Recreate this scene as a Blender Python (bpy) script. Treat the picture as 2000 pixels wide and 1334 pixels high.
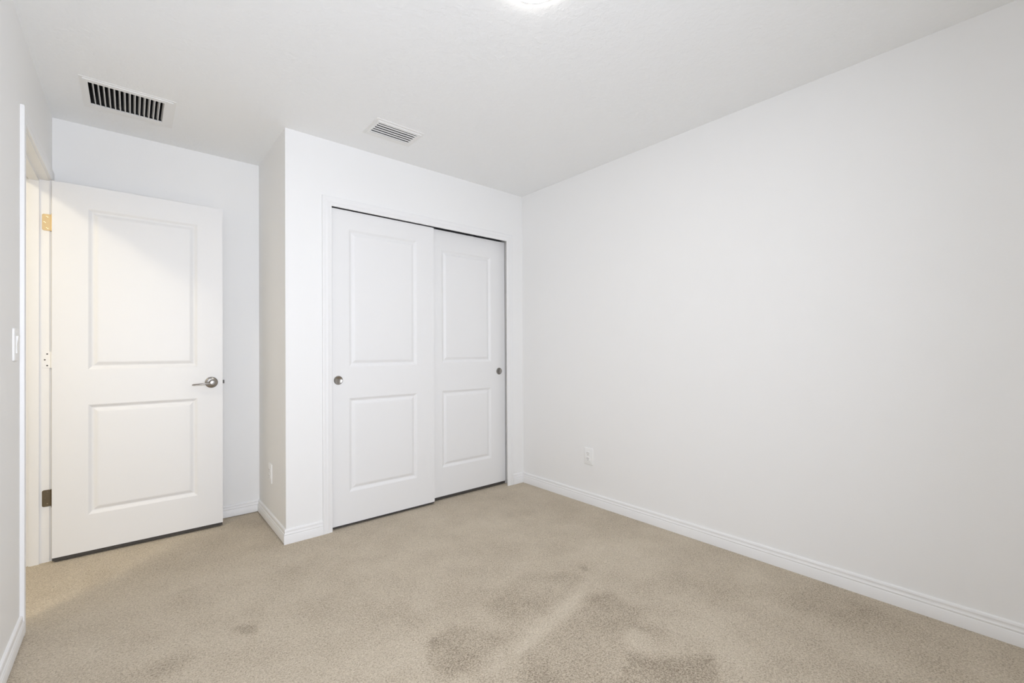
import bpy, bmesh, math, random
from mathutils import Vector, Matrix, noise

S = bpy.context.scene
COL = S.collection
for o in list(bpy.data.objects):
    bpy.data.objects.remove(o, do_unlink=True)

# ------------------------------------------------------------------ camera
CAM = Vector((-2.549, -2.847, 1.124))
YAW, PITCH, ROLL, FPX, SHIFT = 0.7067, 0.0053, -0.0051, 870.27, 12.68
fw = Vector((math.sin(YAW) * math.cos(PITCH), math.cos(YAW) * math.cos(PITCH), math.sin(PITCH)))
rt = fw.cross(Vector((0, 0, 1))).normalized()
up = rt.cross(fw)
c_, s_ = math.cos(ROLL), math.sin(ROLL)
rt, up = rt * c_ + up * s_, up * c_ - rt * s_
cd = bpy.data.cameras.new('camera')
cam = bpy.data.objects.new('camera', cd)
COL.objects.link(cam)
cam.matrix_world = Matrix(((rt.x, up.x, -fw.x, CAM.x), (rt.y, up.y, -fw.y, CAM.y), (rt.z, up.z, -fw.z, CAM.z), (0, 0, 0, 1)))
cd.sensor_width = 36.0
cd.lens = FPX / 2000 * 36
cd.shift_y = SHIFT / 2000
cd.clip_start = 0.02
S.camera = cam

# ------------------------------------------------------------------ world, daylight, exposure
S.view_settings.view_transform = 'Standard'
S.view_settings.look = 'None'
S.view_settings.gamma = 1.0
S.view_settings.use_curve_mapping = False
S.view_settings.exposure = 0.0
S.cycles.max_bounces = 24
S.cycles.diffuse_bounces = 16
S.cycles.use_denoising = True

W = bpy.data.worlds.new('sky')
S.world = W
W.use_nodes = True
W.node_tree.nodes['Background'].inputs[0].default_value = (0.75, 0.86, 1.0, 1)
W.node_tree.nodes['Background'].inputs[1].default_value = 0.2

# room measures (metres): right wall x=0, closet front y=0, floor z=0
H = 2.44
LX = -2.886          # left wall
CX = -1.863          # outer corner of the closet
DY = 0.710           # back of the entry alcove and of the closet
BY = -3.37           # wall behind the camera
TW = 0.115           # partition thickness
HX = -4.10           # far wall of the hallway
WIN = (-2.75, -1.75, 0.62, 2.08)   # window in the wall behind the camera: x0, x1, z0, z1


def area(name, loc, rot, sx, sy, power, color, spread=180):
    l = bpy.data.lights.new(name, 'AREA')
    l.shape = 'RECTANGLE'
    l.size, l.size_y = sx, sy
    l.energy = power
    l.color = color
    l.spread = math.radians(spread)
    o = bpy.data.objects.new(name, l)
    o.location = loc
    o.rotation_euler = rot
    COL.objects.link(o)
    return o


# daylight coming in through the window opening
area('window_daylight', ((WIN[0] + WIN[1]) / 2, BY - 0.10, (WIN[2] + WIN[3]) / 2), (math.radians(90), 0, 0),
     WIN[1] - WIN[0], WIN[3] - WIN[2], 39.5, (0.94, 0.995, 1.12), 148)


# ------------------------------------------------------------------ helpers
def link(o, parent=None):
    COL.objects.link(o)
    if parent is not None:
        o.parent = parent
    return o


def mesh_obj(name, bm, mat, parent=None, smooth=False, angle=None):
    bmesh.ops.recalc_face_normals(bm, faces=bm.faces[:])
    me = bpy.data.meshes.new(name)
    bm.to_mesh(me)
    bm.free()
    mats = mat if isinstance(mat, (list, tuple)) else [mat]
    for m in mats:
        me.materials.append(m)
    if smooth:
        for p in me.polygons:
            p.use_smooth = True
        if angle is not None:
            me.set_sharp_from_angle(angle=math.radians(angle))
    return link(bpy.data.objects.new(name, me), parent)


def thing(name, loc, label, cat, group=None):
    o = bpy.data.objects.new(name, None)
    o.empty_display_size = 0.05
    o.location = loc
    o['label'] = label
    o['category'] = cat
    if group:
        o['group'] = group
    return link(o)


def structure(o, label, cat):
    o['kind'] = 'structure'
    o['label'] = label
    o['category'] = cat
    return o


def box(bm, x0, x1, y0, y1, z0, z1, M=None):
    vs = [bm.verts.new((x, y, z)) for x in (x0, x1) for y in (y0, y1) for z in (z0, z1)]
    if M is not None:
        for v in vs:
            v.co = M @ v.co
    f = [(0, 1, 3, 2), (4, 6, 7, 5), (0, 4, 5, 1), (2, 3, 7, 6), (0, 2, 6, 4), (1, 5, 7, 3)]
    return [bm.faces.new([vs[i] for i in q]) for q in f]


def slab(bm, us, vs, holes, w0, w1, P):
    """Plate over the grid us x vs, from depth w0 to w1, with rectangular holes (u0,u1,v0,v1)."""
    us, vs = sorted(set(us)), sorted(set(vs))
    for h in holes:
        us += [h[0], h[1]]
        vs += [h[2], h[3]]
    us, vs = sorted(set(us)), sorted(set(vs))
    cache = {}

    def V(i, j, k):
        if (i, j, k) not in cache:
            cache[(i, j, k)] = bm.verts.new(P(us[i], vs[j], w0 if k == 0 else w1))
        return cache[(i, j, k)]
    nu, nv = len(us) - 1, len(vs) - 1

    def full(i, j):
        if not (0 <= i < nu and 0 <= j < nv):
            return False
        u, v = (us[i] + us[i + 1]) / 2, (vs[j] + vs[j + 1]) / 2
        return not any(h[0] < u < h[1] and h[2] < v < h[3] for h in holes)
    for i in range(nu):
        for j in range(nv):
            if not full(i, j):
                continue
            for k in (0, 1):
                bm.faces.new([V(i, j, k), V(i + 1, j, k), V(i + 1, j + 1, k), V(i, j + 1, k)])
            if not full(i - 1, j):
                bm.faces.new([V(i, j, 0), V(i, j + 1, 0), V(i, j + 1, 1), V(i, j, 1)])
            if not full(i + 1, j):
                bm.faces.new([V(i + 1, j, 0), V(i + 1, j + 1, 0), V(i + 1, j + 1, 1), V(i + 1, j, 1)])
            if not full(i, j - 1):
                bm.faces.new([V(i, j, 0), V(i + 1, j, 0), V(i + 1, j, 1), V(i, j, 1)])
            if not full(i, j + 1):
                bm.faces.new([V(i, j + 1, 0), V(i + 1, j + 1, 0), V(i + 1, j + 1, 1), V(i, j + 1, 1)])


def lathe(bm, prof, n, M):
    """prof: (radius, height) pairs around local z, closed with caps where the radius is 0."""
    rings = []
    for r, h in prof:
        if r < 1e-6:
            rings.append([bm.verts.new(M @ Vector((0, 0, h)))])
        else:
            rings.append([bm.verts.new(M @ Vector((r * math.cos(2 * math.pi * k / n), r * math.sin(2 * math.pi * k / n), h))) for k in range(n)])
    for a, b in zip(rings, rings[1:]):
        for k in range(n):
            q = [a[k % len(a)], a[(k + 1) % len(a)], b[(k + 1) % len(b)], b[k % len(b)]]
            u = []
            for v in q:
                if v not in u:
                    u.append(v)
            if len(u) > 2:
                bm.faces.new(u)


def rounded_plate(bm, w, h, r, prof, M, n=6):
    """Rounded rectangle w x h in local xy; prof: (inset, height) pairs, last one capped."""
    rings = []
    for ins, z in prof:
        ring = []
        ww, hh, rr = w / 2 - ins, h / 2 - ins, max(r - ins, 0.0004)
        for cx, cy, a0 in ((ww - rr, hh - rr, 0), (-ww + rr, hh - rr, 90), (-ww + rr, -hh + rr, 180), (ww - rr, -hh + rr, 270)):
            for k in range(n + 1):
                a = math.radians(a0 + 90 * k / n)
                ring.append(bm.verts.new(M @ Vector((cx + rr * math.cos(a), cy + rr * math.sin(a), z))))
        rings.append(ring)
    for a, b in zip(rings, rings[1:]):
        for k in range(len(a)):
            bm.faces.new([a[k], a[(k + 1) % len(a)], b[(k + 1) % len(b)], b[k]])
    bm.faces.new(rings[-1])
    bm.faces.new(list(reversed(rings[0])))


def frame_to(origin, xdir, ydir):
    x, y = Vector(xdir), Vector(ydir)
    z = x.cross(y)
    return Matrix(((x.x, y.x, z.x, origin[0]), (x.y, y.y, z.y, origin[1]), (x.z, y.z, z.z, origin[2]), (0, 0, 0, 1)))


# ------------------------------------------------------------------ materials
def mat(name):
    m = bpy.data.materials.new(name)
    m.use_nodes = True
    nt = m.node_tree
    return m, nt, nt.nodes['Principled BSDF']


def node(nt, kind, **kw):
    n = nt.nodes.new(kind)
    for k, v in kw.items():
        setattr(n, k, v)
    return n


def paint(name, col, rough, bumps=(), spec=0.4):
    """Painted surface; bumps = list of (noise scale, detail, strength, distance)."""
    m, nt, b = mat(name)
    b.inputs['Base Color'].default_value = (*col, 1)
    b.inputs['Roughness'].default_value = rough
    b.inputs['Specular IOR Level'].default_value = spec
    tc = node(nt, 'ShaderNodeNewGeometry')
    prev = None
    for sc, det, st, dist in bumps:
        nz = node(nt, 'ShaderNodeTexNoise')
        nz.inputs['Scale'].default_value = sc
        nz.inputs['Detail'].default_value = det
        nt.links.new(tc.outputs['Position'], nz.inputs['Vector'])
        bp = node(nt, 'ShaderNodeBump')
        bp.inputs['Strength'].default_value = st
        bp.inputs['Distance'].default_value = dist
        nt.links.new(nz.outputs['Fac'], bp.inputs['Height'])
        if prev:
            nt.links.new(prev.outputs['Normal'], bp.inputs['Normal'])
        prev = bp
    if prev:
        nt.links.new(prev.outputs['Normal'], b.inputs['Normal'])
    return m


WALL = paint('wall_paint', (0.845, 0.845, 0.84), 0.62, [(120, 2, 0.10, 0.002)], 0.3)
TRIM = paint('trim_paint', (0.83, 0.83, 0.83), 0.38, [(40, 1, 0.03, 0.001)])
DOORP = paint('door_paint', (0.80, 0.80, 0.80), 0.42, [(60, 2, 0.03, 0.001)])
VENTP = paint('vent_enamel', (0.82, 0.82, 0.81), 0.4)
PLATE = paint('white_plastic', (0.83, 0.83, 0.82), 0.35)
DARK = paint('dark_duct', (0.02, 0.02, 0.02), 0.8)
SLOT_AND_SHADE = paint('slot_and_shade_dark', (0.06, 0.055, 0.05), 0.7)
DUCTG = paint('grey_duct', (0.17, 0.175, 0.175), 0.6)


def ceiling_mat():
    m, nt, b = mat('ceiling_knockdown')
    b.inputs['Base Color'].default_value = (0.875, 0.885, 0.89, 1)
    b.inputs['Roughness'].default_value = 0.75
    b.inputs['Specular IOR Level'].default_value = 0.25
    g = node(nt, 'ShaderNodeNewGeometry')
    n1 = node(nt, 'ShaderNodeTexNoise')
    n1.inputs['Scale'].default_value = 26
    n1.inputs['Detail'].default_value = 4
    n1.inputs['Roughness'].default_value = 0.6
    nt.links.new(g.outputs['Position'], n1.inputs['Vector'])
    r = node(nt, 'ShaderNodeValToRGB')
    r.color_ramp.elements[0].position = 0.44
    r.color_ramp.elements[1].position = 0.56
    nt.links.new(n1.outputs['Fac'], r.inputs['Fac'])
    bp = node(nt, 'ShaderNodeBump')
    bp.inputs['Strength'].default_value = 0.22
    bp.inputs['Distance'].default_value = 0.003
    nt.links.new(r.outputs['Color'], bp.inputs['Height'])
    nt.links.new(bp.outputs['Normal'], b.inputs['Normal'])
    return m


CEIL = ceiling_mat()


def metal(name, col, rough):
    m, nt, b = mat(name)
    b.inputs['Base Color'].default_value = (*col, 1)
    b.inputs['Metallic'].default_value = 1.0
    b.inputs['Roughness'].default_value = rough
    g = node(nt, 'ShaderNodeNewGeometry')
    nz = node(nt, 'ShaderNodeTexNoise')
    nz.inputs['Scale'].default_value = 900
    nt.links.new(g.outputs['Position'], nz.inputs['Vector'])
    mr = node(nt, 'ShaderNodeMapRange')
    mr.inputs['To Min'].default_value = rough * 0.85
    mr.inputs['To Max'].default_value = rough * 1.15
    nt.links.new(nz.outputs['Fac'], mr.inputs['Value'])
    nt.links.new(mr.outputs['Result'], b.inputs['Roughness'])
    return m


NICKEL = metal('satin_nickel', (0.36, 0.34, 0.315), 0.22)
GOLDEN = metal('golden', (0.72, 0.55, 0.31), 0.30)
DARK_BROWN = metal('dark_brown_metal', (0.20, 0.165, 0.115), 0.35)
BOLT = metal('dull_steel', (0.09, 0.085, 0.08), 0.45)


def emit(name, col, strength):
    m, nt, b = mat(name)
    b.inputs['Base Color'].default_value = (0.9, 0.9, 0.88, 1)
    b.inputs['Emission Color'].default_value = (*col, 1)
    b.inputs['Emission Strength'].default_value = strength
    return m


def carpet_mat():
    m, nt, b = mat('beige_carpet')
    b.inputs['Roughness'].default_value = 0.95
    b.inputs['Specular IOR Level'].default_value = 0.1
    b.inputs['Sheen Weight'].default_value = 0.15
    b.inputs['Sheen Roughness'].default_value = 0.5
    g = node(nt, 'ShaderNodeNewGeometry')
    # twisted tufts: voronoi cells of a few millimetres, warped
    wn = node(nt, 'ShaderNodeTexNoise')
    wn.inputs['Scale'].default_value = 160
    wn.inputs['Detail'].default_value = 2
    nt.links.new(g.outputs['Position'], wn.inputs['Vector'])
    va = node(nt, 'ShaderNodeVectorMath', operation='MULTIPLY_ADD')
    nt.links.new(wn.outputs['Color'], va.inputs[0])
    va.inputs[1].default_value = (0.006, 0.006, 0)
    nt.links.new(g.outputs['Position'], va.inputs[2])
    vo = node(nt, 'ShaderNodeTexVoronoi')
    vo.inputs['Scale'].default_value = 300
    nt.links.new(va.outputs[0], vo.inputs['Vector'])
    sep = node(nt, 'ShaderNodeSeparateColor')
    nt.links.new(vo.outputs['Color'], sep.inputs[0])
    n2 = node(nt, 'ShaderNodeTexNoise')
    n2.inputs['Scale'].default_value = 150
    n2.inputs['Detail'].default_value = 5
    n2.inputs['Roughness'].default_value = 0.7
    nt.links.new(g.outputs['Position'], n2.inputs['Vector'])
    # tuft value = noise + some cell randomness - brushed and dimmed patches
    a1 = node(nt, 'ShaderNodeMath', operation='MULTIPLY_ADD')
    nt.links.new(sep.outputs[0], a1.inputs[0])
    a1.inputs[1].default_value = 0.30
    nt.links.new(n2.outputs['Fac'], a1.inputs[2])
    at = node(nt, 'ShaderNodeAttribute', attribute_name='nap_and_dim')
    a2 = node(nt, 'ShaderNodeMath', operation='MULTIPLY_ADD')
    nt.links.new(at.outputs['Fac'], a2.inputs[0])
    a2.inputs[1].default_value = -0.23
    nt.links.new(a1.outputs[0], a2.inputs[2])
    rp = node(nt, 'ShaderNodeValToRGB')
    e = rp.color_ramp.elements
    e[0].position, e[0].color = 0.26, CARPET[0]
    e[1].position, e[1].color = 1.0, CARPET[2]
    k = e.new(0.61)
    k.color = CARPET[1]
    nt.links.new(a2.outputs[0], rp.inputs['Fac'])
    nt.links.new(rp.outputs['Color'], b.inputs['Base Color'])
    hs = node(nt, 'ShaderNodeMath', operation='SUBTRACT')
    nt.links.new(n2.outputs['Fac'], hs.inputs[0])
    nt.links.new(vo.outputs['Distance'], hs.inputs[1])
    bp = node(nt, 'ShaderNodeBump')
    bp.inputs['Strength'].default_value = 0.55
    bp.inputs['Distance'].default_value = 0.006
    nt.links.new(hs.outputs[0], bp.inputs['Height'])
    nt.links.new(bp.outputs['Normal'], b.inputs['Normal'])
    return m


CARPET = ((0.20, 0.156, 0.106, 1), (0.53, 0.452, 0.345, 1), (0.74, 0.66, 0.535, 1))

# ------------------------------------------------------------------ floor with nap marks and a painted dim corner
NAP_AND_DIM = [  # polygon on the floor, depth of the brushed or dimmed patch, softness (m)
    ([(-1.36, -1.26), (-1.06, -1.19), (-0.88, -1.29), (-0.87, -1.41), (-1.27, -1.51), (-1.42, -1.52), (-1.40, -1.43)], 0.55, 0.035),
    ([(-1.69, -1.31), (-1.56, -1.30), (-1.45, -1.43), (-1.41, -1.50), (-1.54, -1.54), (-1.71, -1.53), (-1.74, -1.45)], 0.65, 0.03),
    ([(-1.46, -1.64), (-0.94, -1.52), (-0.86, -1.58), (-0.87, -1.74), (-1.06, -1.80), (-1.26, -1.90), (-1.40, -1.95), (-1.62, -1.72)], 0.80, 0.03),
    ([(-1.15, -1.86), (-1.06, -1.96), (-0.93, -2.07), (-1.06, -2.20), (-1.33, -2.02), (-1.29, -1.94)], 0.90, 0.03),
    ([(-1.80, -1.05), (-1.63, -0.98), (-1.58, -1.17), (-1.66, -1.23)], 0.40, 0.05),
    ([(-2.51, -0.80), (-2.43, -0.79), (-2.34, -0.81), (-2.30, -0.86), (-2.39, -0.87), (-2.46, -0.88)], 0.45, 0.04),
    ([(-2.24, -0.73), (-2.21, -0.72), (-2.16, -0.77), (-2.17, -0.82), (-2.22, -0.79)], 0.95, 0.012),
    ([(-1.00, -1.79), (-0.94, -1.82), (-0.94, -1.90), (-0.99, -1.90), (-1.01, -1.85)], 0.55, 0.03),
    ([(-0.79, -1.31), (-0.75, -1.32), (-0.77, -1.37), (-0.80, -1.35)], 0.9, 0.012),
    ([(-1.70, -1.33), (-1.66, -1.31), (-1.64, -1.34), (-1.68, -1.37)], 0.7, 0.02),
    ([(-0.62, -1.72), (-0.44, -1.66), (-0.25, -1.86), (-0.30, -2.02), (-0.52, -1.96)], 0.22, 0.10),  # dimness of the near corner put into the pile colour
    ([(-0.34, -2.10), (-0.16, -2.02), (-0.06, -2.30), (-0.12, -2.62), (-0.40, -2.66), (-0.47, -2.36)], 0.40, 0.12),  # more of the corner's painted dimness
    ([(-0.72, -2.10), (-0.56, -2.06), (-0.50, -2.30), (-0.66, -2.44), (-0.80, -2.26)], 0.30, 0.09),  # same painted dimness, further from the wall
    ([(-1.55, -1.60), (-0.92, -1.485), (-0.90, -1.46), (-1.38, -1.56), (-1.60, -1.62), (-1.70, -1.58)], -0.35, 0.03),
]


def poly_dist(p, poly):
    x, y = p
    inside = False
    best = 1e9
    n = len(poly)
    for i in range(n):
        x0, y0 = poly[i]
        x1, y1 = poly[(i + 1) % n]
        if (y0 > y) != (y1 > y) and x < (x1 - x0) * (y - y0) / (y1 - y0) + x0:
            inside = not inside
        t = max(0, min(1, ((x - x0) * (x1 - x0) + (y - y0) * (y1 - y0)) / ((x1 - x0) ** 2 + (y1 - y0) ** 2)))
        best = min(best, math.hypot(x - x0 - t * (x1 - x0), y - y0 - t * (y1 - y0)))
    return best if inside else -best


def build_floor():
    x0, x1, y0, y1, st = HX, 0.0, BY, DY, 0.02
    nx, ny = int((x1 - x0) / st), int((y1 - y0) / st)
    verts, faces, nap_and_dim = [], [], []
    for j in range(ny + 1):
        for i in range(nx + 1):
            x, y = x0 + (x1 - x0) * i / nx, y0 + (y1 - y0) * j / ny
            verts.append((x, y, 0))
            wob = 0.035 * noise.noise(Vector((x * 9, y * 9, 3.1))) + 0.015 * noise.noise(Vector((x * 28, y * 28, 7.7)))
            v = 0.28 * noise.noise(Vector((x * 2.6, y * 2.6, 0.3))) + 0.30 * noise.noise(Vector((x * 7, y * 7, 1.3))) + 0.14 * noise.noise(Vector((x * 18, y * 18, 5.0)))
            for poly, dep, soft in NAP_AND_DIM:
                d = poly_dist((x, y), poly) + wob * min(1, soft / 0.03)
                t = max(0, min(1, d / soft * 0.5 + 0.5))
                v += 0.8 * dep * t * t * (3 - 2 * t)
            nap_and_dim.append(v)
    for j in range(ny):
        for i in range(nx):
            a = j * (nx + 1) + i
            faces.append((a, a + 1, a + nx + 2, a + nx + 1))
    me = bpy.data.meshes.new('floor')
    me.from_pydata(verts, [], faces)
    at = me.attributes.new('nap_and_dim', 'FLOAT', 'POINT')
    at.data.foreach_set('value', nap_and_dim)
    me.materials.append(carpet_mat())
    structure(link(bpy.data.objects.new('floor', me)), 'beige cut-pile carpet floor with darker brushed footprints and a painted dim corner', 'floor')


build_floor()

# ------------------------------------------------------------------ ceiling with the two vent openings
RG = (-2.741, -2.368, 0.078, 0.432)      # return grille outline on the ceiling
RGO = (-2.711, -2.415, 0.116, 0.372)     # its open field
SR = (-1.496, -1.193, -0.457, -0.241)    # supply register outline
SRO = (-1.470, -1.226, -0.418, -0.288)
bm = bmesh.new()
grow = lambda h, d: (h[0] - d, h[1] + d, h[2] - d, h[3] + d)
slab(bm, [HX - TW, TW], [BY - TW, DY + TW], [grow(RGO, 0.008), grow(SRO, 0.006)], H, H + 0.05, lambda u, v, w: (u, v, w))
structure(mesh_obj('ceiling', bm, CEIL), 'white textured ceiling over the whole room', 'ceiling')

# ------------------------------------------------------------------ walls
JN, JF = -0.175, 0.600          # doorway jamb faces (near the camera, far)
DT = 2.052                      # underside of the doorway head
JB = 0.018                      # jamb board thickness
OL, OR_, OT = -1.642, -0.136, 2.072   # closet opening in the wall
CL, CR, CT = -1.599, -0.176, 2.032    # inner edge of its casing, which overhangs the opening

bm = bmesh.new()
slab(bm, [BY - TW, DY + TW], [-0.02, H], [], 0, TW, lambda u, v, w: (w, u, v))
structure(mesh_obj('wall_right', bm, WALL), 'long bare white wall running along the far side of the closet corner', 'wall')
bm = bmesh.new()
slab(bm, [BY, DY], [0, H], [(JN - JB, JF + JB, -0.1, DT + JB)], LX - TW, LX, lambda u, v, w: (w, u, v))
structure(mesh_obj('wall_left', bm, WALL), 'white wall with the open doorway, seen almost edge-on', 'wall')
bm = bmesh.new()
slab(bm, [LX - TW, TW], [-0.02, H], [], DY, DY + TW, lambda u, v, w: (u, w, v))
structure(mesh_obj('wall_back', bm, WALL), 'white alcove wall behind the open entry door', 'wall')
bm = bmesh.new()
slab(bm, [CX, 0], [0, H], [(OL, OR_, -0.1, OT)], 0, TW, lambda u, v, w: (u, w, v))
structure(mesh_obj('wall_closet', bm, WALL), 'white wall around the sliding closet doors', 'wall')
bm = bmesh.new()
slab(bm, [TW, DY], [0, H], [], CX, CX + TW, lambda u, v, w: (w, u, v))
# the return wall's room face also covers the thickness of the closet front
structure(mesh_obj('wall_closet_side', bm, WALL), 'narrow white return wall between the entry alcove and the closet front', 'wall')
bm = bmesh.new()
slab(bm, [HX, 0], [-0.02, H], [WIN], BY - TW, BY, lambda u, v, w: (u, w, v))
structure(mesh_obj('wall_front', bm, WALL), 'white wall with the window, opposite the closet', 'wall')
bm = bmesh.new()
slab(bm, [BY, DY], [-0.02, H], [], HX - TW, HX, lambda u, v, w: (w, u, v))
structure(mesh_obj('wall_hall', bm, WALL), 'white hallway wall beyond the doorway', 'wall')
bm = bmesh.new()
slab(bm, [HX, LX - TW], [-0.02, H], [], DY, DY + TW, lambda u, v, w: (u, w, v))
structure(mesh_obj('wall_hall_end', bm, WALL), 'white end wall of the hallway beyond the doorway', 'wall')

# window frame in the wall behind the camera
bm = bmesh.new()
fx0, fx1, fz0, fz1 = WIN
slab(bm, [fx0, fx1], [fz0, fz1], [(fx0 + .04, fx1 - .04, fz0 + .04, (fz0 + fz1) / 2 - .02), (fx0 + .04, fx1 - .04, (fz0 + fz1) / 2 + .02, fz1 - .04)],
     BY - 0.085, BY - 0.045, lambda u, v, w: (u, w, v))
structure(mesh_obj('window_1', bm, TRIM), 'white framed window in the wall opposite the closet', 'window')


# ------------------------------------------------------------------ trim
CASE = [(0.000, 0.000), (0.000, 0.0085), (0.002, 0.0100), (0.020, 0.0105), (0.024, 0.0125), (0.030, 0.0125), (0.034, 0.0108),
        (0.040, 0.0112), (0.046, 0.0130), (0.053, 0.0136), (0.056, 0.0126), (0.0575, 0.0100), (0.0575, 0.000)]


def casing(bm, a, b, top, P):
    """Mitred three-sided casing round an opening from a to b with its head at top; P(u, v, t) -> point."""
    lines = []
    for s, t in CASE:
        lines.append([bm.verts.new(P(*q, t)) for q in ((a - s, 0.0), (a - s, top + s), (b + s, top + s), (b + s, 0.0))])
    for l0, l1 in zip(lines, lines[1:]):
        for k in range(3):
            bm.faces.new([l0[k], l0[k + 1], l1[k + 1], l1[k]])
    for k in range(3):
        bm.faces.new([lines[-1][k], lines[-1][k + 1], lines[0][k + 1], lines[0][k]])
    for k in (0, 3):
        bm.faces.new([l[k] for l in lines])


bm = bmesh.new()
casing(bm, CL, CR, CT, lambda u, v, t: (u, -t, v))
structure(mesh_obj('trim_1', bm, TRIM, smooth=True, angle=35), 'white casing framing the sliding closet doors', 'door casing')
bm = bmesh.new()
casing(bm, JN - 0.005, JF + 0.005, DT + 0.005, lambda u, v, t: (LX + t, u, v))
structure(mesh_obj('trim_2', bm, TRIM, smooth=True, angle=35), 'white casing round the entry doorway', 'door casing')
# jamb boards with stops, lining the doorway
bm = bmesh.new()
xa, xb = LX - TW, LX
box(bm, xa, xb, JF, JF + JB, 0, DT + JB)
box(bm, xa, xb, JN - JB, JN, 0, DT + JB)
box(bm, xa, xb, JN, JF, DT, DT + JB)
sa, sb = LX - 0.076, LX - 0.038
box(bm, sa, sb, JF - 0.011, JF, 0, DT)
box(bm, sa, sb, JN, JN + 0.011, 0, DT)
box(bm, sa, sb, JN + 0.011, JF - 0.011, DT - 0.011, DT)
structure(mesh_obj('trim_3', bm, TRIM), 'white door jamb with stop lining the entry doorway', 'door jamb')
# hallway side casing
bm = bmesh.new()
casing(bm, JN - 0.005, JF + 0.005, DT + 0.005, lambda u, v, t: (LX - TW - t, u, v))
structure(mesh_obj('trim_4', bm, TRIM, smooth=True, angle=35), 'white casing on the hallway face of the doorway', 'door casing')

BASE = [(0.0140, 0.000), (0.0140, 0.046), (0.0128, 0.0485), (0.0112, 0.0495), (0.0112, 0.0525), (0.0128, 0.0540), (0.0128, 0.0580),
        (0.0105, 0.0605), (0.0088, 0.0660), (0.0088, 0.0700), (0.0098, 0.0750), (0.0080, 0.0810), (0.0050, 0.0840), (0.0, 0.0850)]


def baseboard(name, p0, p1, n, e0, e1, label, lift=0.0):
    """Run from p0 to p1 on a wall whose room-side normal is n; e0/e1: +1 outside mitre, -1 inside mitre, 0 square."""
    bm = bmesh.new()
    p0, p1, n = Vector((*p0, 0)), Vector((*p1, 0)), Vector((*n, 0))
    d = (p1 - p0).normalized()
    A, B = [], []
    for t, z in [(0.0, 0.0)] + BASE:
        z = max(z, lift)
        A.append(bm.verts.new(p0 - d * t * e0 + n * t + Vector((0, 0, z))))
        B.append(bm.verts.new(p1 + d * t * e1 + n * t + Vector((0, 0, z))))
    for k in range(len(A) - 1):
        bm.faces.new([A[k], A[k + 1], B[k + 1], B[k]])
    bm.faces.new([A[-1], A[0], B[0], B[-1]])
    bm.faces.new(A)
    bm.faces.new(list(reversed(B)))
    structure(mesh_obj(name, bm, TRIM, smooth=True, angle=28), label, 'baseboard')


cin = 0.0575
baseboard('baseboard_right', (0, 0), (0, BY), (-1, 0), -1, -1, 'long white baseboard along the bare wall')
baseboard('baseboard_closet', (CX, 0), (CL - cin, 0), (0, -1), 1, 0, 'short white baseboard between outer wall corner and closet casing')
baseboard('baseboard_closet_right', (CR + cin, 0), (0, 0), (0, -1), 0, -1, 'tiny white baseboard between closet casing and the bare wall')
baseboard('baseboard_closet_side', (CX, DY), (CX, 0), (-1, 0), -1, 1, 'white baseboard on the return wall beside the closet', 0.007)
baseboard('baseboard_back', (LX, DY), (CX, DY), (0, -1), -1, -1, 'white baseboard behind the open entry door', 0.007)
baseboard('baseboard_left', (LX, BY), (LX, JN - 0.0625), (1, 0), -1, 0, 'white baseboard beside the doorway under the light switch', 0.007)
baseboard('baseboard_front', (LX, BY), (0, BY), (0, 1), -1, -1, 'white baseboard under the window')


# ------------------------------------------------------------------ panelled doors
STICK = [(0.000, 0.0000), (0.003, 0.0010), (0.008, 0.0040), (0.013, 0.0078), (0.017, 0.0098), (0.020, 0.0105), (0.023, 0.0102),
         (0.027, 0.0085), (0.034, 0.0048), (0.039, 0.0027), (0.043, 0.0020), (0.046, 0.0019)]


def door_leaf(bm, x0, x1, yf, yb, z0, z1, panels, both=True):
    """Moulded two-panel leaf; front face at yf (towards -y), back at yb; panels = (x0, x1, z0, z1)."""
    sides = [(yf, 1.0), (yb, -1.0)]
    outer = {}
    xs = sorted({x0, x1, panels[0][0], panels[0][1]})
    zs = sorted({z0, z1} | {p[2] for p in panels} | {p[3] for p in panels})
    for y, sg in sides:
        V = {(i, j): bm.verts.new((x, y, z)) for i, x in enumerate(xs) for j, z in enumerate(zs)}
        outer[sg] = V
        for i in range(len(xs) - 1):
            for j in range(len(zs) - 1):
                cx, cz = (xs[i] + xs[i + 1]) / 2, (zs[j] + zs[j + 1]) / 2
                q = [V[i, j], V[i + 1, j], V[i + 1, j + 1], V[i, j + 1]]
                hole = any(p[0] < cx < p[1] and p[2] < cz < p[3] for p in panels)
                if not hole:
                    bm.faces.new(q)
                    continue
                prev = q
                for ins, dep in STICK[1:]:
                    ring = [bm.verts.new((a, y + sg * dep, b)) for a, b in ((xs[i] + ins, zs[j] + ins), (xs[i + 1] - ins, zs[j] + ins), (xs[i + 1] - ins, zs[j + 1] - ins), (xs[i] + ins, zs[j + 1] - ins))]
                    for k in range(4):
                        bm.faces.new([prev[k], prev[(k + 1) % 4], ring[(k + 1) % 4], ring[k]])
                    prev = ring
                bm.faces.new(prev)
    F, B = outer[1.0], outer[-1.0]
    nx, nz = len(xs) - 1, len(zs) - 1
    for i in range(nx):
        for j in (0, nz):
            bm.faces.new([F[i, j], F[i + 1, j], B[i + 1, j], B[i, j]])
    for j in range(nz):
        for i in (0, nx):
            bm.faces.new([F[i, j], F[i, j + 1], B[i, j + 1], B[i, j]])


def place(o, parent, loc):
    """Parent a mesh built in world coordinates to an empty standing at loc."""
    o.parent = parent
    o.matrix_parent_inverse = Matrix.Translation(-Vector(loc))
    return o


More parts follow.
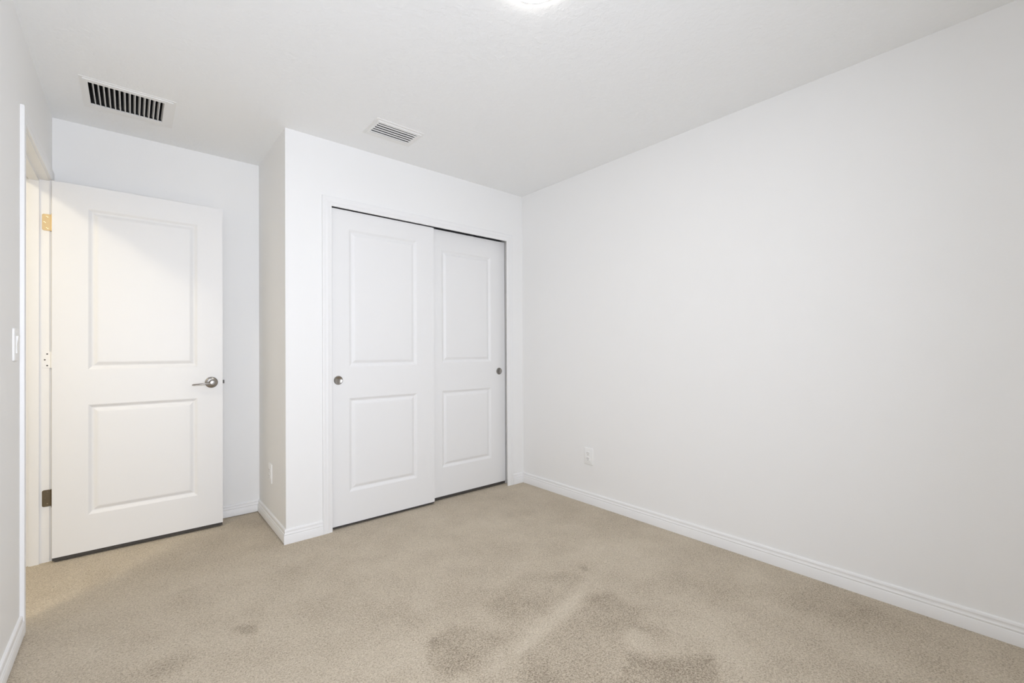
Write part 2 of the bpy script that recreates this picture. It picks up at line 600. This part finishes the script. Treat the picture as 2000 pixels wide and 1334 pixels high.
def part(name, bm, m, parent, smooth=False, angle=None):
    o = mesh_obj(name, bm, m, None, smooth, angle)
    base = Vector((0, 0, 0))
    p = parent
    while p is not None:
        base += p.location
        p = p.parent
    for v in o.data.vertices:
        v.co -= base
    o.parent = parent
    return o


def door(name, loc, label):
    o = thing(name, loc, label, 'door')
    o['kind'] = 'structure'
    return o


# --- entry door, standing open in front of the alcove wall
DX0, DX1, DF, DB = -2.873, -2.1015, 0.559, 0.594
d1 = door('door_1', (DX0, JF, 0.0), 'open white two-panel entry door with a lever handle')
bm = bmesh.new()
door_leaf(bm, DX0, DX1, DF, DB, 0.026, 2.046, [(-2.733, -2.233, 0.226, 0.835), (-2.733, -2.233, 1.030, 1.925)])
part('door_leaf', bm, DOORP, d1)
for hz, hm, hl in ((1.826, GOLDEN, 'brass hinge'), (1.086, TRIM, 'white hinge with dark screws'), (0.343, DARK_BROWN, 'dark brown hinge')):  # each hinge has its own colour: gold, white, dark brown
    bm = bmesh.new()
    # jamb leaf with rounded free corners, and the knuckle at the pin
    M = frame_to((LX - 0.0105, JF - 0.0002, hz), (1, 0, 0), (0, 0, 1))   # local z = -y
    rounded_plate(bm, 0.034, 0.089, 0.008, [(0, 0), (0, 0.0016), (0.0006, 0.0022)], M)
    box(bm, DX0 - 0.0022, DX0, DF + 0.003, DB, hz - 0.0445, hz + 0.0445)
    for k in range(5):
        z = hz - 0.0445 + k * 0.0178
        lathe(bm, [(0, 0.0004), (0.0055, 0.0004), (0.0055, 0.0174), (0, 0.0174)], 14, Matrix.Translation((LX + 0.0085, JF + 0.0005, z)))
    h = part('hinge', bm, hm, d1)
    h['label'] = hl
    for dx, dz in ((-0.008, 0.031), (-0.017, 0.0), (-0.008, -0.031)):
        bm = bmesh.new()
        M = frame_to((LX + dx, JF - 0.0022, hz + dz), (1, 0, 0), (0, 0, 1))
        lathe(bm, [(0.0, 0.0), (0.0037, 0.0), (0.0037, 0.0004), (0.002, 0.0007), (0, 0.0005)], 14, M)
        part('screw', bm, BOLT if hm is TRIM else hm, h)
# lever set
HXc, HZc = -2.162, 0.930
ls = frame_to((HXc, DF, HZc), (1, 0, 0), (0, 0, 1))
bm = bmesh.new()
lathe(bm, [(0.0, 0.0), (0.0345, 0.0), (0.0350, 0.003), (0.0335, 0.006), (0.0285, 0.0085), (0.0200, 0.0100), (0.0150, 0.0112), (0.0130, 0.0140),
           (0.0120, 0.0200), (0.0115, 0.0400), (0.0, 0.0400)], 40, ls)
rose = part('handle_rose', bm, NICKEL, d1, True, 40)
bm = bmesh.new()
lathe(bm, [(0.0, 0.0385), (0.0125, 0.0385), (0.0135, 0.0410), (0.0135, 0.0540), (0.0115, 0.0575), (0.0, 0.0585)], 32, ls)
n = 14
rings = []
for k in range(n + 1):
    t = k / n
    x = HXc - 0.004 - 0.100 * t
    y = DF - 0.048 - 0.004 * math.sin(math.pi * t) + 0.006 * t
    z = HZc - 0.004 - 0.005 * t
    ra = 0.0085 * (1 - 0.25 * t) if k < n else 0.0045
    rb = 0.0055 * (1 - 0.15 * t) if k < n else 0.0030
    rings.append([bm.verts.new((x, y + ra * math.cos(a), z + rb * math.sin(a))) for a in [2 * math.pi * q / 14 for q in range(14)]])
for a, b in zip(rings, rings[1:]):
    for q in range(14):
        bm.faces.new([a[q], a[(q + 1) % 14], b[(q + 1) % 14], b[q]])
bm.faces.new(rings[0])
bm.faces.new(rings[-1])
part('lever', bm, NICKEL, d1, True, 40)
bm = bmesh.new()
lathe(bm, [(0.0, 0.0), (0.0345, 0.0), (0.0335, 0.006), (0.0150, 0.0110), (0.0120, 0.0200), (0.0120, 0.0500), (0.0, 0.0500)], 32, frame_to((HXc, DB, HZc), (-1, 0, 0), (0, 0, 1)))
box(bm, HXc - 0.105, HXc, DB + 0.040, DB + 0.050, HZc - 0.009, HZc + 0.001)
part('handle_rose', bm, NICKEL, d1, True, 40)
bm = bmesh.new()
M = frame_to((DX1, (DF + DB) / 2, HZc + 0.002), (0, 1, 0), (0, 0, 1))
rounded_plate(bm, 0.025, 0.057, 0.005, [(0, -0.001), (0, 0.0008)], M)
q = [bm.verts.new(v) for v in ((DX1, 0.570, HZc - 0.010), (DX1 + 0.011, 0.570, HZc - 0.010), (DX1 + 0.003, 0.583, HZc - 0.010), (DX1, 0.583, HZc - 0.010))]
r = [bm.verts.new(v.co + Vector((0, 0, 0.022))) for v in q]
bm.faces.new(q)
bm.faces.new(r)
for k in range(4):
    bm.faces.new([q[k], q[(k + 1) % 4], r[(k + 1) % 4], r[k]])
part('latch_bolt', bm, BOLT, d1)


# --- sliding closet doors
def add_shade_strip(x0, x1, y0, y1, z1, parent):  # added dark strip that stands in for the shade under a door
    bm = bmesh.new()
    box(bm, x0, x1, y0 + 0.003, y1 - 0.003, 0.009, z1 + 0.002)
    o = part('shade_strip', bm, SLOT_AND_SHADE, parent)
    o['label'] = 'added dark strip standing in for shade under the door'
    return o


def finger_pull(x, y, z, parent):
    M = frame_to((x, y, z), (1, 0, 0), (0, 0, 1))
    bm = bmesh.new()
    lathe(bm, [(0.0, 0.0008), (0.0060, 0.0010), (0.0120, 0.0017), (0.0170, 0.0028), (0.0210, 0.0040), (0.0240, 0.0052), (0.0262, 0.0050), (0.0280, 0.0020), (0.0285, 0.0)], 40, M)
    return part('finger_pull', bm, NICKEL, parent, True, 50)


F0, F1 = -1.626, -0.860
FY, RY, TH = 0.012, 0.056, 0.035
d2 = door('door_2', (F0, FY, 0.0), 'white sliding closet door nearer the alcove corner, in front of the other')
bm = bmesh.new()
door_leaf(bm, F0, F1, FY, FY + TH, 0.019, 2.0275, [(-1.486, -1.000, 0.220, 0.823), (-1.486, -1.000, 1.024, 1.910)])
part('door_leaf', bm, DOORP, d2)
add_shade_strip(F0 + 0.002, F1 - 0.002, FY, FY + TH, 0.019, d2)
finger_pull(-1.554, FY, 0.940, d2)
R0, R1 = -0.907, -0.152
d3 = door('door_3', (R0, RY, 0.0), 'white sliding closet door beside the bare wall, behind the other')
bm = bmesh.new()
door_leaf(bm, R0, R1, RY, RY + TH, 0.027, 2.034, [(-0.767, -0.298, 0.240, 0.820), (-0.767, -0.298, 1.033, 1.890)])
part('door_leaf', bm, DOORP, d3)
add_shade_strip(R0 + 0.002, R1 - 0.002, RY, RY + TH, 0.027, d3)
finger_pull(-0.214, RY, 0.951, d3)
add_shade_strip(DX0 + 0.002, DX1 - 0.002, DF, DB, 0.026, d1)

# ------------------------------------------------------------------ ceiling vents
# return air grille
rg = thing('return_air_grille', ((RG[0] + RG[1]) / 2, (RG[2] + RG[3]) / 2, H), 'larger white return air grille with black gaps, on the ceiling above the entry door', 'air vent')
bm = bmesh.new()
slab(bm, [RG[0], RG[1]], [RG[2], RG[3]], [RGO], H - 0.0025, H, lambda u, v, w: (u, v, w))
slab(bm, [RG[0] + 0.012, RG[1] - 0.012], [RG[2] + 0.012, RG[3] - 0.012], [RGO], H - 0.007, H - 0.0025, lambda u, v, w: (u, v, w))
part('frame', bm, VENTP, rg)
bm = bmesh.new()
nf = 15
pitch = (RGO[1] - RGO[0]) / nf
for k in range(nf + 1):
    x = RGO[0] + k * pitch
    for q in (0, ):
        # fin leaning along x, rising into the duct
        a = [(x - 0.0012, H - 0.0075), (x + 0.0012, H - 0.0075), (x - 0.0052, H + 0.0115), (x - 0.0076, H + 0.0115)]
        if k == 0:
            continue
        v0 = [bm.verts.new((px, RGO[2], pz)) for px, pz in a]
        v1 = [bm.verts.new((px, RGO[3], pz)) for px, pz in a]
        bm.faces.new(v0)
        bm.faces.new(v1)
        for i in range(4):
            bm.faces.new([v0[i], v0[(i + 1) % 4], v1[(i + 1) % 4], v1[i]])
part('louvers', bm, VENTP, rg)
bm = bmesh.new()
slab(bm, [RGO[0] - 0.007, RGO[1] + 0.007], [RGO[2] - 0.007, RGO[3] + 0.007], [grow(RGO, 0.004)], H + 0.001, H + 0.20, lambda u, v, w: (u, v, w))
box(bm, RGO[0] - 0.007, RGO[1] + 0.007, RGO[2] - 0.007, RGO[3] + 0.007, H + 0.20, H + 0.21)
o = part('duct', bm, DARK, rg)
o['label'] = 'black duct above the grille'
# supply register
sr = thing('supply_register', ((SR[0] + SR[1]) / 2, (SR[2] + SR[3]) / 2, H), 'smaller white supply register with five curved blades, on the ceiling before the closet', 'air vent')
bm = bmesh.new()
slab(bm, [SR[0], SR[1]], [SR[2], SR[3]], [SRO], H - 0.003, H, lambda u, v, w: (u, v, w))
slab(bm, [SR[0] + 0.014, SR[1] - 0.014], [SR[2] + 0.020, SR[3] - 0.020], [SRO], H - 0.008, H - 0.003, lambda u, v, w: (u, v, w))
part('frame', bm, VENTP, sr)
bm = bmesh.new()
nb = 5
pb = (SRO[3] - SRO[2]) / nb
for k in range(nb):
    y = SRO[2] + (k + 0.52) * pb
    prof = []
    for j in range(6):
        a = math.radians(8 + 54 * j / 5)
        prof.append((y + 0.006 - 0.0076 * math.sin(a), H - 0.010 + 0.0076 * (1 - math.cos(a))))
    L, Rr = [], []
    for dy, dz in [(p[0], p[1]) for p in prof] + [(p[0] + 0.0004, p[1] + 0.0014) for p in reversed(prof)]:
        L.append(bm.verts.new((SRO[0], dy, dz)))
        Rr.append(bm.verts.new((SRO[1], dy, dz)))
    for i in range(len(L)):
        bm.faces.new([L[i], L[(i + 1) % len(L)], Rr[(i + 1) % len(L)], Rr[i]])
    bm.faces.new(L)
    bm.faces.new(Rr)
part('louvers', bm, VENTP, sr)
bm = bmesh.new()
slab(bm, [SRO[0] - 0.005, SRO[1] + 0.005], [SRO[2] - 0.005, SRO[3] + 0.005], [grow(SRO, 0.002)], H + 0.001, H + 0.25, lambda u, v, w: (u, v, w))
box(bm, SRO[0] - 0.005, SRO[1] + 0.005, SRO[2] - 0.005, SRO[3] + 0.005, H + 0.25, H + 0.26)
o = part('duct', bm, DUCTG, sr)
o['label'] = 'grey duct above the register'


# ------------------------------------------------------------------ wall plates
def duplex(loc, xdir, label):
    t = thing('wall_outlet', loc, label, 'outlet')
    M = frame_to(loc, xdir, (0, 0, 1))
    bm = bmesh.new()
    rounded_plate(bm, 0.080, 0.124, 0.006, [(0, 0), (0, 0.0035), (0.0015, 0.0055), (0.004, 0.0065)], M)
    part('plate', bm, PLATE, t, True, 40)
    for s in (1, -1):
        bm = bmesh.new()
        Mo = M @ Matrix.Translation((0, s * 0.0195, 0.006))
        rounded_plate(bm, 0.034, 0.029, 0.011, [(0, 0), (0, 0.0022), (0.0008, 0.0030)], Mo)
        rc = part('receptacle', bm, PLATE, t)
        bm = bmesh.new()
        for dx, w, hgt in ((-0.0065, 0.0024, 0.009), (0.0065, 0.0020, 0.0075)):
            box(bm, dx - w / 2, dx + w / 2, 0.003 - hgt / 2 + 0.0015, 0.003 + hgt / 2 + 0.0015, 0.0026, 0.0033, Mo)
        lathe(bm, [(0, 0.0026), (0.0026, 0.0026), (0.0026, 0.0033), (0, 0.0033)], 12, Mo @ Matrix.Translation((0, -0.0075, 0)))
        part('slots', bm, SLOT_AND_SHADE, rc)
    bm = bmesh.new()
    lathe(bm, [(0, 0.0062), (0.003, 0.0062), (0.003, 0.0074), (0, 0.0078)], 14, M)
    part('screw', bm, PLATE, t)
    return t


duplex((0.0, -0.722, 0.346), (0, -1, 0), 'white duplex outlet low on the long bare wall')
duplex((CX, 0.370, 0.336), (0, -1, 0), 'white outlet on the narrow return wall beside the closet')
# light switch by the doorway
sw = thing('light_switch', (LX, -0.343, 1.155), 'white rocker light switch on the wall edge-on beside the doorway', 'light switch')
M = frame_to((LX, -0.343, 1.155), (0, 1, 0), (0, 0, 1))
bm = bmesh.new()
rounded_plate(bm, 0.080, 0.124, 0.006, [(0, 0), (0, 0.0035), (0.0015, 0.0055), (0.004, 0.0065)], M)
part('plate', bm, PLATE, sw, True, 40)
bm = bmesh.new()
vs = []
for z, h in ((-0.033, 0.0065), (-0.033, 0.0095), (-0.002, 0.0085), (0.033, 0.0125), (0.033, 0.0065)):
    vs.append([bm.verts.new(M @ Vector((sx * 0.0165, z, h))) for sx in (-1, 1)])
for a, b in zip(vs, vs[1:]):
    bm.faces.new([a[0], a[1], b[1], b[0]])
bm.faces.new([v[0] for v in vs])
bm.faces.new([v[1] for v in vs])
bm.faces.new([vs[0][0], vs[0][1], vs[-1][1], vs[-1][0]])
part('rocker', bm, PLATE, sw)
for s in (1, -1):
    bm = bmesh.new()
    lathe(bm, [(0, 0.0060), (0.0028, 0.0060), (0.0028, 0.0072), (0, 0.0076)], 12, M @ Matrix.Translation((0, s * 0.048, 0)))
    part('screw', bm, PLATE, sw)


# ------------------------------------------------------------------ ceiling lamps
def disc_lamp(loc, r, label, color, strength):
    t = thing('ceiling_lamp', loc, label, 'ceiling light')
    M = frame_to(loc, (1, 0, 0), (0, -1, 0))     # local z points down
    bm = bmesh.new()
    lathe(bm, [(r, 0.0), (r, 0.0025), (r * 0.985, 0.0045), (r * 0.95, 0.0050), (r * 0.93, 0.0050), (r * 0.93, 0.003), (0, 0.003)], 64, M)
    part('trim_ring', bm, VENTP, t, True, 40)
    bm = bmesh.new()
    lathe(bm, [(r * 0.925, 0.0035), (r * 0.92, 0.0080), (r * 0.84, 0.0105), (r * 0.5, 0.0125), (0, 0.013)], 64, M)
    lens = part('lens', bm, emit('lamp_lens_' + cat_name(label), color, strength), t, True)
    lens['label'] = 'glowing white lens'
    return t


def cat_name(s):
    return s.split()[0]


disc_lamp((-1.456, -1.703, H), 0.10, 'round LED ceiling lamp glowing at the middle of the ceiling', (1.0, 0.955, 0.88), 62.0)
disc_lamp((-3.55, -0.64, H), 0.10, 'warm LED ceiling lamp in the hallway beyond the doorway', (1.0, 0.88, 0.66), 190.0)
